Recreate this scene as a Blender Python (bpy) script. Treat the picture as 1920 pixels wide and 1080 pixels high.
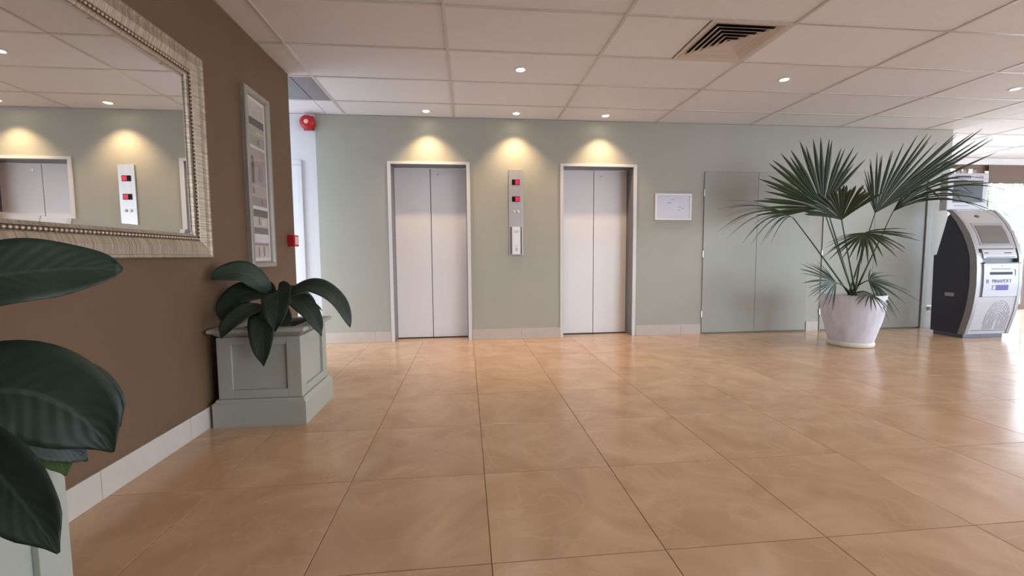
import bpy, bmesh, math, random
from mathutils import Vector, Matrix
random.seed(7)
R = math.radians
scene = bpy.context.scene
for o in list(bpy.data.objects): bpy.data.objects.remove(o, do_unlink=True)
col = scene.collection

# ------------------------------------------------------------------ camera
F_PX, YAW, PITCH, ROLL, CAM_H = 817.78, 0.1028, -0.0736, -0.0074, 0.995
fwd = Vector((math.sin(YAW)*math.cos(PITCH), math.cos(YAW)*math.cos(PITCH), math.sin(PITCH)))
rgt0 = Vector((math.cos(YAW), -math.sin(YAW), 0)); up0 = rgt0.cross(fwd)
rgt = rgt0*math.cos(ROLL)+up0*math.sin(ROLL); upv = -rgt0*math.sin(ROLL)+up0*math.cos(ROLL)
cam_d = bpy.data.cameras.new('camera'); cam = bpy.data.objects.new('camera', cam_d); col.objects.link(cam)
cam_d.sensor_width = 36.0; cam_d.lens = 36.0*F_PX/1920.0; cam_d.clip_start = 0.02; cam_d.clip_end = 200
m3 = Matrix((rgt, upv, -fwd)).transposed()
cam.matrix_world = Matrix.Translation((0, 0, CAM_H)) @ m3.to_4x4()
scene.camera = cam
def ray(x, y): return rgt*((x-960)/F_PX) - upv*((y-540)/F_PX) + fwd
def at_y(x, y, Y): v = ray(x, y); return Vector((0, 0, CAM_H))+v*(Y/v.y)
def at_x(x, y, X): v = ray(x, y); return Vector((0, 0, CAM_H))+v*(X/v.x)

# ------------------------------------------------------------------ world and exposure
world = bpy.data.worlds.new('overcast_sky'); scene.world = world; world.use_nodes = True
bg = world.node_tree.nodes['Background']; bg.inputs['Color'].default_value = (0.74, 0.86, 1.0, 1); bg.inputs['Strength'].default_value = 6.6
vs = scene.view_settings
vs.view_transform = 'Standard'; vs.look = 'None'; vs.gamma = 1.0; vs.use_curve_mapping = False
vs.exposure = 0.98

# ------------------------------------------------------------------ dimensions (metres)
CEIL = 2.577; DW = 5.157; XB = -1.523; YB_END = 4.09; XE = 6.29; YW = 6.65
XR = 11.6; YR = -4.0; XC = -3.1; YC = 4.0
CX0, CY0, CW, CD = -0.123, 2.907, 1.2, 0.6
FX0, FY0, FT = 0.066, 1.346, 0.589

def portal(loc, rot, sx, sy, name):
    l = bpy.data.lights.new(name, 'AREA'); l.shape = 'RECTANGLE'; l.size = sx; l.size_y = sy; l.cycles.is_portal = True
    o = bpy.data.objects.new(name, l); col.objects.link(o); o.location = loc; o.rotation_euler = rot
    return o
# sky portals in the window openings (they only help to sample the sky)
portal((XR+0.05, 1.3, 1.3), (0, R(90), 0), 2.4, 9.6, 'window_portal')
portal((7.8, YR-0.05, 1.3), (R(90), 0, 0), 6.0, 2.4, 'window_portal')
portal((9.0, YW+0.1, 1.25), (R(-90), 0, 0), 5.0, 2.4, 'window_portal')
portal((XC-0.05, 4.6, 1.25), (0, R(-90), 0), 2.3, 1.0, 'window_portal')

# ------------------------------------------------------------------ materials
MATS = {}
def lin(c):
    return tuple((v/12.92 if v <= .04045 else ((v+.055)/1.055)**2.4) for v in [k/255 for k in c])+(1,)
def mat(name, rgb, rough=.5, metal=0, spec=.5, noise=0, nscale=8, bump=0, bscale=60, rnd=0, stretch=None, emit=0, coat=0):
    if name in MATS: return MATS[name]
    m = bpy.data.materials.new(name); MATS[name] = m; m.use_nodes = True
    nt = m.node_tree; b = nt.nodes['Principled BSDF']
    c = lin(rgb)
    b.inputs['Base Color'].default_value = c; b.inputs['Roughness'].default_value = rough
    b.inputs['Metallic'].default_value = metal; b.inputs['Specular IOR Level'].default_value = spec
    if coat: b.inputs['Coat Weight'].default_value = coat
    if emit:
        b.inputs['Emission Color'].default_value = c; b.inputs['Emission Strength'].default_value = emit
    tc = None
    if noise or bump or rnd:
        tc = nt.nodes.new('ShaderNodeTexCoord'); mp = nt.nodes.new('ShaderNodeMapping')
        nt.links.new(tc.outputs['Object'], mp.inputs['Vector'])
        if stretch: mp.inputs['Scale'].default_value = stretch
    if noise or rnd:
        n = nt.nodes.new('ShaderNodeTexNoise'); n.inputs['Scale'].default_value = nscale; n.inputs['Detail'].default_value = 5
        nt.links.new(mp.outputs['Vector'], n.inputs['Vector'])
        mr = nt.nodes.new('ShaderNodeMapRange'); mr.inputs['From Min'].default_value = .25; mr.inputs['From Max'].default_value = .75
        mr.inputs['To Min'].default_value = 1-noise; mr.inputs['To Max'].default_value = 1+noise
        nt.links.new(n.outputs['Fac'], mr.inputs['Value'])
        val = mr.outputs['Result']
        if rnd:
            oi = nt.nodes.new('ShaderNodeObjectInfo'); r2 = nt.nodes.new('ShaderNodeMapRange')
            r2.inputs['To Min'].default_value = 1-rnd; r2.inputs['To Max'].default_value = 1+rnd
            nt.links.new(oi.outputs['Random'], r2.inputs['Value'])
            mm = nt.nodes.new('ShaderNodeMath'); mm.operation = 'MULTIPLY'
            nt.links.new(val, mm.inputs[0]); nt.links.new(r2.outputs['Result'], mm.inputs[1]); val = mm.outputs[0]
        vm = nt.nodes.new('ShaderNodeVectorMath'); vm.operation = 'SCALE'; vm.inputs[0].default_value = c[:3]
        nt.links.new(val, vm.inputs['Scale']); nt.links.new(vm.outputs['Vector'], b.inputs['Base Color'])
    if bump:
        n2 = nt.nodes.new('ShaderNodeTexNoise'); n2.inputs['Scale'].default_value = bscale; n2.inputs['Detail'].default_value = 4
        nt.links.new(mp.outputs['Vector'], n2.inputs['Vector'])
        bp = nt.nodes.new('ShaderNodeBump'); bp.inputs['Strength'].default_value = bump; bp.inputs['Distance'].default_value = .01
        nt.links.new(n2.outputs['Fac'], bp.inputs['Height']); nt.links.new(bp.outputs['Normal'], b.inputs['Normal'])
    return m

def glass_mat():
    m = bpy.data.materials.new('window_glass'); m.use_nodes = True; nt = m.node_tree
    for n in list(nt.nodes): nt.nodes.remove(n)
    out = nt.nodes.new('ShaderNodeOutputMaterial'); mix = nt.nodes.new('ShaderNodeMixShader'); t = nt.nodes.new('ShaderNodeBsdfTransparent'); g = nt.nodes.new('ShaderNodeBsdfGlossy')
    g.inputs['Roughness'].default_value = .02; mix.inputs[0].default_value = .06
    nt.links.new(t.outputs[0], mix.inputs[1]); nt.links.new(g.outputs[0], mix.inputs[2]); nt.links.new(mix.outputs[0], out.inputs[0])
    return m
M_GLASS = glass_mat()

def tile_mat():
    m = bpy.data.materials.new('tan_stone_tile'); m.use_nodes = True; nt = m.node_tree; b = nt.nodes['Principled BSDF']
    L = nt.links.new
    tc = nt.nodes.new('ShaderNodeTexCoord'); oi = nt.nodes.new('ShaderNodeObjectInfo')
    geo = nt.nodes.new('ShaderNodeNewGeometry')
    # every tile shifts the pattern by its own random value
    off = nt.nodes.new('ShaderNodeVectorMath'); off.operation = 'SCALE'; off.inputs[0].default_value = (37., 19., 53.)
    L(oi.outputs['Random'], off.inputs['Scale'])
    add = nt.nodes.new('ShaderNodeVectorMath'); L(geo.outputs['Position'], add.inputs[0]); L(off.outputs['Vector'], add.inputs[1])
    n1 = nt.nodes.new('ShaderNodeTexNoise'); n1.inputs['Scale'].default_value = 2.6; n1.inputs['Detail'].default_value = 6; n1.inputs['Distortion'].default_value = 1.2
    L(add.outputs['Vector'], n1.inputs['Vector'])
    cr = nt.nodes.new('ShaderNodeValToRGB'); e = cr.color_ramp.elements
    e[0].position = .30; e[0].color = lin((190, 152, 118)); e[1].position = .72; e[1].color = lin((212, 177, 143))
    L(n1.outputs['Fac'], cr.inputs['Fac'])
    # pale wandering veins
    n2 = nt.nodes.new('ShaderNodeTexNoise'); n2.inputs['Scale'].default_value = 1.7; n2.inputs['Detail'].default_value = 3; n2.inputs['Distortion'].default_value = 2.2
    L(add.outputs['Vector'], n2.inputs['Vector'])
    mr = nt.nodes.new('ShaderNodeMath'); mr.operation = 'SUBTRACT'; mr.inputs[1].default_value = .5; L(n2.outputs['Fac'], mr.inputs[0])
    ab = nt.nodes.new('ShaderNodeMath'); ab.operation = 'ABSOLUTE'; L(mr.outputs[0], ab.inputs[0])
    vr = nt.nodes.new('ShaderNodeMapRange'); vr.inputs['From Max'].default_value = .018; vr.inputs['To Min'].default_value = .28; vr.inputs['To Max'].default_value = 0; L(ab.outputs[0], vr.inputs['Value'])
    mx = nt.nodes.new('ShaderNodeMix'); mx.data_type = 'RGBA'; L(vr.outputs['Result'], mx.inputs['Factor']); L(cr.outputs['Color'], mx.inputs['A']); mx.inputs['B'].default_value = lin((214, 184, 154))
    r2 = nt.nodes.new('ShaderNodeMapRange'); r2.inputs['To Min'].default_value = .95; r2.inputs['To Max'].default_value = 1.04; L(oi.outputs['Random'], r2.inputs['Value'])
    vm = nt.nodes.new('ShaderNodeVectorMath'); vm.operation = 'SCALE'; L(mx.outputs['Result'], vm.inputs[0]); L(r2.outputs['Result'], vm.inputs['Scale'])
    L(vm.outputs['Vector'], b.inputs['Base Color'])
    b.inputs['Roughness'].default_value = .2; b.inputs['Specular IOR Level'].default_value = .5
    n3 = nt.nodes.new('ShaderNodeTexNoise'); n3.inputs['Scale'].default_value = 9; n3.inputs['Detail'].default_value = 3; L(add.outputs['Vector'], n3.inputs['Vector'])
    bp = nt.nodes.new('ShaderNodeBump'); bp.inputs['Strength'].default_value = .05; bp.inputs['Distance'].default_value = .01; L(n3.outputs['Fac'], bp.inputs['Height']); L(bp.outputs['Normal'], b.inputs['Normal'])
    return m
M_TILE = tile_mat()
M_GROUT = mat('grout', (146, 118, 92), .8)
M_BROWN = mat('brown_wall_paint', (108, 83, 60), .6, noise=.04, nscale=3, bump=.06, bscale=180)
M_GREEN = mat('sage_wall_paint', (170, 169, 157), .5, noise=.02, nscale=2, bump=.03, bscale=200)
M_GREEN_D = mat('sage_door_paint', (160, 161, 149), .4, noise=.02, nscale=2)
M_WHITE = mat('white_wall_paint', (214, 214, 216), .5)
M_CEIL = mat('ceiling_tile_white', (230, 231, 236), .85, noise=.015, nscale=30, bump=.1, bscale=400, rnd=.02)
M_TBAR = mat('ceiling_grid_metal', (204, 199, 195), .28, spec=.8)
M_SKIRT = mat('skirting_tile', (196, 186, 176), .35, noise=.05, nscale=6)
M_LIFT = mat('lift_door_enamel', (243, 244, 248), .3, noise=.01, nscale=3)
M_LFRAME = mat('lift_frame_enamel', (218, 217, 216), .35)
M_REVEAL = mat('lift_reveal_metal', (128, 128, 134), .4, metal=.3)
M_DARK = mat('dark_gap', (28, 26, 26), .7)  # near-black puts the shade of door gaps and vent into colour
M_STEEL = mat('brushed_steel', (204, 203, 203), .42, metal=.85, noise=.04, nscale=30, stretch=(1, 1, .05))
M_BLACK = mat('black_plastic', (14, 14, 16), .5, spec=.2)
M_WOOD = mat('dark_window_wood', (92, 66, 52), .5, noise=.15, nscale=6, stretch=(4, 4, .4))
M_PLANTER = mat('grey_green_paint', (166, 168, 156), .45, noise=.02, nscale=4)
M_SOIL = mat('dark_soil', (38, 28, 22), .95, noise=.4, nscale=40, bump=.6, bscale=60)

# ------------------------------------------------------------------ mesh helpers
class MB:
    def __init__(s): s.bm = bmesh.new(); s.mi = 0
    def face(s, vs):
        f = s.bm.faces.new(vs); f.material_index = s.mi; return f
    def box(s, x0, x1, y0, y1, z0, z1, bev=0, M=None):
        c = [(x0, y0, z0), (x1, y0, z0), (x1, y1, z0), (x0, y1, z0), (x0, y0, z1), (x1, y0, z1), (x1, y1, z1), (x0, y1, z1)]
        v = [s.bm.verts.new(M @ Vector(p) if M else p) for p in c]
        fs = [s.face([v[i] for i in q]) for q in ((0, 3, 2, 1), (4, 5, 6, 7), (0, 1, 5, 4), (1, 2, 6, 5), (2, 3, 7, 6), (3, 0, 4, 7))]
        if bev:
            es = {e for f in fs for e in f.edges}
            r = bmesh.ops.bevel(s.bm, geom=list(es), offset=bev, segments=2, affect='EDGES', profile=.7)
            for f in r['faces']: f.material_index = s.mi
        return s
    def loft(s, rings, closed=True, cap=True):
        vr = [[s.bm.verts.new(p) for p in ring] for ring in rings]
        n = len(vr[0])
        for a, b in zip(vr, vr[1:]):
            for i in range(n if closed else n-1):
                j = (i+1) % n; s.face([a[i], a[j], b[j], b[i]])
        if cap and closed:
            s.face(list(reversed(vr[0]))); s.face(vr[-1])
        return s
    def lathe(s, prof, n=40, c=(0, 0, 0), cap=True):
        rings = [[(c[0]+r*math.cos(2*math.pi*i/n), c[1]+r*math.sin(2*math.pi*i/n), c[2]+z) for i in range(n)] for r, z in prof]
        return s.loft(rings, True, cap)
    def tube(s, pts, rad, n=8):
        pts = [Vector(p) for p in pts]; rings = []
        for i, p in enumerate(pts):
            t = (pts[min(i+1, len(pts)-1)]-pts[max(i-1, 0)]).normalized()
            a = t.orthogonal().normalized() if abs(t.z) > .95 else t.cross(Vector((0, 0, 1))).normalized()
            b = t.cross(a).normalized(); r = rad[i] if isinstance(rad, (list, tuple)) else rad
            rings.append([p+(a*math.cos(2*math.pi*k/n)+b*math.sin(2*math.pi*k/n))*r for k in range(n)])
        return s.loft(rings)
    def build(s, name, m, parent=None, smooth=False, origin=None):
        bmesh.ops.recalc_face_normals(s.bm, faces=s.bm.faces)
        me = bpy.data.meshes.new(name)
        if origin is not None: bmesh.ops.translate(s.bm, verts=s.bm.verts, vec=-Vector(origin))
        s.bm.to_mesh(me); s.bm.free()
        for k in (m if isinstance(m, (list, tuple)) else [m]): me.materials.append(k)
        if smooth:
            for p in me.polygons: p.use_smooth = True
        o = bpy.data.objects.new(name, me); col.objects.link(o)
        if origin is not None: o.location = origin
        if parent: par(o, parent)
        return o
def par(o, p):
    o.parent = p
    bpy.context.view_layer.update()
    o.matrix_parent_inverse = p.matrix_world.inverted()
def child(o, p): o.parent = p                    # coordinates already local to p
def empty(name, loc=(0, 0, 0)):
    o = bpy.data.objects.new(name, None); col.objects.link(o); o.location = loc; o.empty_display_size = .1; return o
def tag(o, label=None, cat=None, group=None, kind=None):
    if label: o['label'] = label
    if cat: o['category'] = cat
    if group: o['group'] = group
    if kind: o['kind'] = kind
    return o
def B(name, dims, m, parent=None, bev=0):
    return MB().box(*dims, bev=bev).build(name, m, parent)
def autosmooth(o, ang=40):
    for p in o.data.polygons: p.use_smooth = True
    o.data.set_sharp_from_angle(angle=R(ang))
    return o
def prism(name, poly, axis, a, b, m, parent=None):
    """extrude a 2D outline; axis 'x': poly in (y,z); 'y': poly in (x,z)"""
    f = {'x': lambda u, v, w: (w, u, v), 'y': lambda u, v, w: (u, w, v)}[axis]
    return MB().loft([[f(u, v, a) for u, v in poly], [f(u, v, b) for u, v in poly]]).build(name, m, parent)
def text(name, body, size, loc, xdir, updir, m, parent=None, depth=.0006, align='CENTER'):
    cu = bpy.data.curves.new(name, 'FONT'); cu.body = body; cu.size = size; cu.align_x = align; cu.align_y = 'CENTER'; cu.extrude = depth
    t = bpy.data.objects.new(name+'_tmp', cu); col.objects.link(t)
    bpy.context.view_layer.update()
    me = bpy.data.meshes.new_from_object(t.evaluated_get(bpy.context.evaluated_depsgraph_get()))
    bpy.data.objects.remove(t, do_unlink=True)
    X = Vector(xdir).normalized(); U = Vector(updir).normalized(); N = X.cross(U)
    me.transform(Matrix.Translation(loc) @ Matrix((X, U, N)).transposed().to_4x4())
    me.materials.clear(); me.materials.append(m)
    o = bpy.data.objects.new(name, me); col.objects.link(o)
    if parent: par(o, parent)
    return o

# ------------------------------------------------------------------ floor with its tiles
mb = MB(); mb.box(XB-.17, XR+.2, YR-.2, YW+.15, -.12, -.008); mb.box(XC-.2, XB-.171, YC, DW+.3, -.12, -.008)
floor = tag(mb.build('floor', M_GROUT), 'polished tan stone tile floor of the lift lobby', 'floor', kind='structure')
GAP = .0012
tile_full = None
rest = MB(); n_t = 0
def clip_cell(x0, x1, y0, y1, reg):
    a, b, c, d = reg
    x0, x1, y0, y1 = max(x0, a), min(x1, b), max(y0, c), min(y1, d)
    return (x0, x1, y0, y1) if x1-x0 > .03 and y1-y0 > .03 else None
cells = []
for reg in ((XB+.001, XE, YR, DW-.001), (XE, XR, YR, YW-.001), (XC, XB, YB_END+.02, DW-.001)):
    for i in range(-10, 22):
        for j in range(-11, 11):
            c = clip_cell(FX0+i*FT, FX0+(i+1)*FT, FY0+j*FT, FY0+(j+1)*FT, reg)
            if c: cells.append(c)
def tile_mesh(w, d):
    mb = MB(); b = .0012
    mb.loft([[(-w, -d, -.0075), (w, -d, -.0075), (w, d, -.0075), (-w, d, -.0075)], [(-w, -d, -b), (w, -d, -b), (w, d, -b), (-w, d, -b)],
             [(-w+b, -d+b, 0), (w-b, -d+b, 0), (w-b, d-b, 0), (-w+b, d-b, 0)]])
    bmesh.ops.recalc_face_normals(mb.bm, faces=mb.bm.faces)
    me = bpy.data.meshes.new('floor_tile'); mb.bm.to_mesh(me); mb.bm.free(); me.materials.append(M_TILE); return me
shared = {}
cells.sort(key=lambda c: 0 if (c[3] > .4 and (c[0]+c[1])/2 < 2.2*((c[2]+c[3])/2)+2.5) else 1)
for c in cells:
    w, d = (c[1]-c[0])/2-GAP, (c[3]-c[2])/2-GAP
    ctr = ((c[0]+c[1])/2, (c[2]+c[3])/2)
    vis = c[3] > .4 and ctr[0] < 2.2*ctr[1]+2.5
    if vis and n_t < 296:
        k = (round(w, 3), round(d, 3))
        if k not in shared: shared[k] = tile_mesh(w, d)
        o = bpy.data.objects.new('floor_tile', shared[k]); col.objects.link(o); o.location = (ctr[0], ctr[1], 0); o.parent = floor; n_t += 1
    else:
        rest.box(ctr[0]-w, ctr[0]+w, ctr[1]-d, ctr[1]+d, -.0075, 0)
tag(rest.build('distant_floor_tiles', M_TILE, floor), kind='stuff')

# ------------------------------------------------------------------ ceiling: slab, tiles, T-bars
mb = MB(); mb.box(XB-.17, XR+.2, YR-.2, YW+.15, CEIL+.02, CEIL+.15); mb.box(XC-.2, XB-.171, YC, DW+.3, CEIL+.02, CEIL+.15)
ceiling = tag(mb.build('ceiling', M_WHITE), 'suspended ceiling of pale tiles in a thin metal grid', 'ceiling', kind='structure')
ctiles = MB(); DARK_TILE = None; VENT = (1.677, 2.277, 2.907, 3.507)
M_GREYPANEL = mat('grey_ceiling_panel', (142, 143, 150), .6)
cshared = {}
def ceil_tile(x0, x1, y0, y1, m=M_CEIL):
    w, d = (x1-x0)/2-.004, (y1-y0)/2-.004
    k = (round(w, 3), round(d, 3), m.name)
    if k not in cshared:
        mb = MB(); mb.box(-w, w, -d, d, 0, .016)
        bmesh.ops.recalc_face_normals(mb.bm, faces=mb.bm.faces)
        me = bpy.data.meshes.new('ceiling_tile'); mb.bm.to_mesh(me); mb.bm.free(); me.materials.append(m); cshared[k] = me
    o = bpy.data.objects.new('ceiling_tile', cshared[k]); col.objects.link(o); o.location = ((x0+x1)/2, (y0+y1)/2, CEIL+.002); o.parent = ceiling
for reg in ((XB+.002, XE, YR, DW-.002), (XE, XR, YR, YW-.002), (XC, XB+.001, YC+.1, DW-.002)):
    for i in range(-4, 11):
        for j in range(-12, 8):
            x0, x1, y0, y1 = CX0+i*CW, CX0+(i+1)*CW, CY0+j*CD, CY0+(j+1)*CD
            if (i, j) == (1, 0):
                if reg[0] == XB+.002: ceil_tile(x0, VENT[0], y0, y1)
                continue
            c = clip_cell(x0, x1, y0, y1, reg)
            if not c: continue
            if i == -2 and j == 2:
                ceil_tile(*c, m=M_GREYPANEL)
            else: ceil_tile(*c)
for i in range(-3, 11):
    x = CX0+i*CW
    y0 = YC+.1 if x < XB else YR
    y1 = DW if x < XE else YW
    if XC < x < XR: B('ceiling_tee_bar', (x-.011, x+.011, y0, y1-.002, CEIL-.004, CEIL+.003), M_TBAR, ceiling)
for j in range(-11, 7):
    y = CY0+j*CD
    if not YR < y < YW: continue
    xa = XC if YC+.1 < y < DW else XB+.002 if y < DW else XE
    if YC+.1 >= y: xa = XB+.002
    B('ceiling_tee_bar', (xa, XR, y-.011, y+.011, CEIL-.0035, CEIL+.003), M_TBAR, ceiling)

# ------------------------------------------------------------------ walls
wall_left = tag(B('wall_left', (XB-.17, XB, YR, YB_END, 0, CEIL), M_BROWN), 'dark brown painted wall holding the big mirror', 'wall', kind='structure')
# lift wall with two lift openings
L1 = (-.846, .010); L2 = (1.151, 2.013); LTOP = 2.046; XG = -1.652
mb = MB()
for a, b in ((XG, L1[0]), (L1[1], L2[0]), (L2[1], XE)): mb.box(a, b, DW, DW+.3, 0, CEIL)
for a, b in (L1, L2): mb.box(a, b, DW, DW+.3, LTOP, CEIL)
wall_back = tag(mb.build('wall_back', M_GREEN), 'sage green wall with the two lift doorways', 'wall', kind='structure')
wall_corr = tag(B('wall_corridor', (XC, XG-.0005, DW+.004, DW+.3, 0, CEIL), M_WHITE), 'white wall beyond the end of the brown wall', 'wall', kind='structure')
tag(B('wall_return', (XE-.15, XE, DW+.301, YW+.15, 0, CEIL), M_GREEN), 'sage green wall end beside the window', 'wall', kind='structure')
tag(B('wall_corridor_side', (XC, XB-.171, YC-.12, YC, 0, CEIL), M_WHITE), 'white side wall of the passage behind the brown wall', 'wall', kind='structure')
# passage end with window opening
mb = MB(); mb.box(XC-.12, XC, YC-.12, 4.08, 0, CEIL); mb.box(XC-.12, XC, 5.1, DW+.3, 0, CEIL); mb.box(XC-.12, XC, 4.08, 5.1, 2.42, CEIL); mb.box(XC-.12, XC, 4.08, 5.1, 0, .1)
tag(mb.build('wall_corridor_end', M_WHITE), 'white end wall of the passage with a tall window', 'wall', kind='structure')
def window(n, x0, x1, z0, z1, Y, rot90, label, posts=(), rails=(), fw=.05, depth=.07, m=M_WOOD):
    """window in a wall running along x (rot90: along y); posts/rails: centre positions"""
    r = tag(empty('window_%d' % n, ((Y, (x0+x1)/2, z0) if rot90 else ((x0+x1)/2, Y, z0))), label, 'window', kind='structure')
    def bx(name, a, b, c, d, e, f, mt):
        dims = (c, d, a, b, e, f) if rot90 else (a, b, c, d, e, f)
        return B(name, dims, mt, r)
    h = depth/2
    bx('window_frame', x0, x1, Y-h, Y+h, z0, z0+fw, m); bx('window_frame', x0, x1, Y-h, Y+h, z1-fw, z1, m)
    bx('window_frame', x0, x0+fw, Y-h, Y+h, z0+fw, z1-fw, m); bx('window_frame', x1-fw, x1, Y-h, Y+h, z0+fw, z1-fw, m)
    ps = [(x0+fw, 0)]+list(posts)+[(x1-fw, 0)]
    for p, w in posts: bx('mullion', p-w/2, p+w/2, Y-h, Y+h, z0+fw, z1-fw, m)
    for (a, wa), (b, wb) in zip(ps, ps[1:]):
        xa, xb = a+wa/2, b-wb/2
        rs = [(z0+fw, 0)]+list(rails)+[(z1-fw, 0)]
        for q, w in rails: bx('transom', xa, xb, Y-h*.8, Y+h*.8, q-w/2, q+w/2, m)
        for (c, wc), (d, wd) in zip(rs, rs[1:]):
            bx('pane', xa, xb, Y-.003, Y+.003, c+wc/2, d-wd/2, M_GLASS)
    return r
window(1, XE+.02, 8.62, 0.0, 2.46, YW, False, 'brown timber window with narrow panes behind the cash machine', posts=[(7.1, .06), (7.75, .06), (8.26, .035), (8.39, .03)], rails=[(.62, .11)], fw=.06)
window(2, 8.62, XR-.02, 0.0, 2.46, YW, False, 'wide brown timber window with a rolled blind', posts=[(9.72, .07), (10.6, .07)], rails=[(.62, .11)], fw=.09)
tag(B('beam_window', (XE+.001, XR, YW-.06, YW+.15, 2.462, CEIL-.006), M_WHITE), 'white bulkhead above the timber windows', 'bulkhead', kind='structure')
# right wall and rear wall, glazed
mb = MB(); mb.box(XR, XR+.15, YR-.15, -3.5, 0, CEIL); mb.box(XR, XR+.15, 6.1, YW+.15, 0, CEIL); mb.box(XR, XR+.15, -3.5, 6.1, 2.5, CEIL); mb.box(XR, XR+.15, -3.5, 6.1, 0, .1)
tag(mb.build('wall_right', M_WHITE), 'white wall with a long window opening', 'wall', kind='structure')
window(3, -3.5, 6.1, .1, 2.5, XR+.07, True, 'long timber window in the right hand wall', posts=[(-1.9, .06), (-.3, .06), (1.3, .06), (2.9, .06), (4.5, .06)])
mb = MB(); mb.box(XB-.17, 4.8, YR-.15, YR-.001, 0, CEIL); mb.box(10.8, XR-.001, YR-.15, YR-.001, 0, CEIL); mb.box(4.8, 10.8, YR-.15, YR-.001, 2.5, CEIL); mb.box(4.8, 10.8, YR-.15, YR-.001, 0, .1)
tag(mb.build('wall_rear', M_WHITE), 'white rear wall with a long window opening', 'wall', kind='structure')
window(4, 4.8, 10.8, .1, 2.5, YR-.08, False, 'long timber window in the rear wall', posts=[(6.3, .06), (7.8, .06), (9.3, .06)])
window(5, 4.08, 5.1, .1, 2.42, XC-.06, True, 'tall window at the end of the passage', fw=.04, m=M_WHITE)

# skirting
def skirt(name, dims, label): return tag(B(name, dims, M_SKIRT, bev=.003), label, 'skirting', kind='structure')
sk = tag(empty('baseboard_left', (XB, 1, 0)), 'pale tile skirting along the brown wall', 'skirting', kind='structure')
y = YR+.01
while y < YB_END-.02:
    y1 = min(y+.589, YB_END)
    B('skirting_tile', (XB+.0005, XB+.012, y+.001, y1-.001, .0005, .125), M_SKIRT, sk, bev=.002); y = y1
sk = tag(empty('baseboard_back', (1, DW, 0)), 'pale tile skirting along the sage green wall', 'skirting', kind='structure')
for a, b in ((XG, L1[0]-.04), (L1[1]+.042, L2[0]-.036), (L2[1]+.045, 2.905), (4.33, 4.50)):
    x = a
    while x < b-.01:
        x1 = min(x+.589, b)
        if b-x1 < .08: x1 = b
        B('skirting_tile', (x+.001, x1-.001, DW-.012, DW-.0005, .0005, .125), M_SKIRT, sk, bev=.002); x = x1
skirt('baseboard_corridor', (-1.80, XG-.002, DW-.009, DW+.0035, .0005, .125), 'short piece of pale skirting below the white wall')
# white door at the passage end of the lift wall
d5 = tag(empty('door_5', (-2.3, DW, 0)), 'white door with architrave partly hidden by the brown wall', 'door', kind='structure')
B('architrave', (-1.865, -1.81, DW-.02, DW+.0035, .0005, 2.02), M_WHITE, d5, .004)
B('architrave', (-2.79, -2.735, DW-.02, DW+.0035, .0005, 2.02), M_WHITE, d5, .004)
B('architrave', (-2.79, -1.81, DW-.02, DW+.0035, 2.021, 2.075), M_WHITE, d5, .004)
B('door_leaf', (-2.733, -1.867, DW-.006, DW+.0035, .006, 2.018), M_WHITE, d5, .002)

# ------------------------------------------------------------------ lift doors
def lift(n, x0, x1, label):
    r = tag(empty('door_%d' % n, ((x0+x1)/2, DW, 0)), label, 'lift door', kind='structure')
    fo = .037
    B('door_frame', (x0-fo, x0, DW-.015, DW-.0005, .0005, LTOP+.03), M_LFRAME, r, .003)
    B('door_frame', (x1, x1+fo+.003, DW-.015, DW-.0005, .0005, LTOP+.03), M_LFRAME, r, .003)
    B('door_frame', (x0, x1, DW-.015, DW-.0005, LTOP, LTOP+.03), M_LFRAME, r, .003)
    # reveals
    B('reveal', (x0, x0+.004, DW, DW+.205, .001, LTOP-.005), M_REVEAL, r); B('reveal', (x1-.004, x1, DW, DW+.205, .001, LTOP-.005), M_REVEAL, r)
    B('reveal', (x0, x1, DW, DW+.205, LTOP-.0045, LTOP), M_REVEAL, r)
    xm = (x0+x1)/2
    for a, b in ((x0+.006, xm-.004), (xm+.004, x1-.006)):
        B('door_leaf', (a, b, DW+.2, DW+.23, .012, LTOP-.007), M_LIFT, r, .003)
    B('door_gap', (x0, x1, DW+.232, DW+.24, .001, LTOP-.006), M_DARK, r)  # dark sheet standing in for the shade between the leaves
    s = B('sill', (x0+.004, x1-.004, DW+.001, DW+.2, -.007, .0015), M_TILE, r)
    B('sill_groove', (x0+.005, x1-.005, DW+.19, DW+.23, .0016, .010), M_DARK, r)  # dark strip standing in for the shade below the leaves
    k = MB(); k.lathe([(0.0001, 0), (.011, 0), (.011, .004), (.0001, .004)], 16)
    o = k.build('release_keyhole', M_STEEL, None); o.data.transform(Matrix.Translation((xm+.09, DW+.2, LTOP-.075)) @ Matrix.Rotation(R(90), 4, 'X')); par(o, r)
    return r
lift(1, L1[0], L1[1], 'pale grey two leaf lift door nearer the brown wall')
lift(2, L2[0], L2[1], 'pale grey two leaf lift door nearer the white notice')

# ------------------------------------------------------------------ flush cupboard doors in the sage wall
M_SEAM = mat('door_seam', (118, 122, 112), .8)  # grey carries the shade of the gaps round the leaves as colour
def flush_pair(n, x0, x1, z1, label):
    r = tag(empty('door_%d' % n, ((x0+x1)/2, DW, 0)), label, 'cupboard door', kind='structure')
    B('shadow_gap', (x0, x1, DW-.003, DW-.0005, .0005, z1), M_SEAM, r)
    xm = (x0+x1)/2; g = .004
    B('door_leaf', (x0+g, xm-g*.5, DW-.012, DW-.0032, .018, z1-g), M_GREEN_D, r, .0015)
    B('door_leaf', (xm+g*.5, x1-g, DW-.012, DW-.0032, .018, z1-g), M_GREEN_D, r, .0015)
    for z in (.25, 1.0, 1.75): B('hinge', (x0-.004, x0+.006, DW-.016, DW-.0125, z-.04, z+.04), M_STEEL, r)
    return r
flush_pair(3, 2.91, 4.32, 2.005, 'flush sage green double cupboard door beside the white notice')
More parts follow.
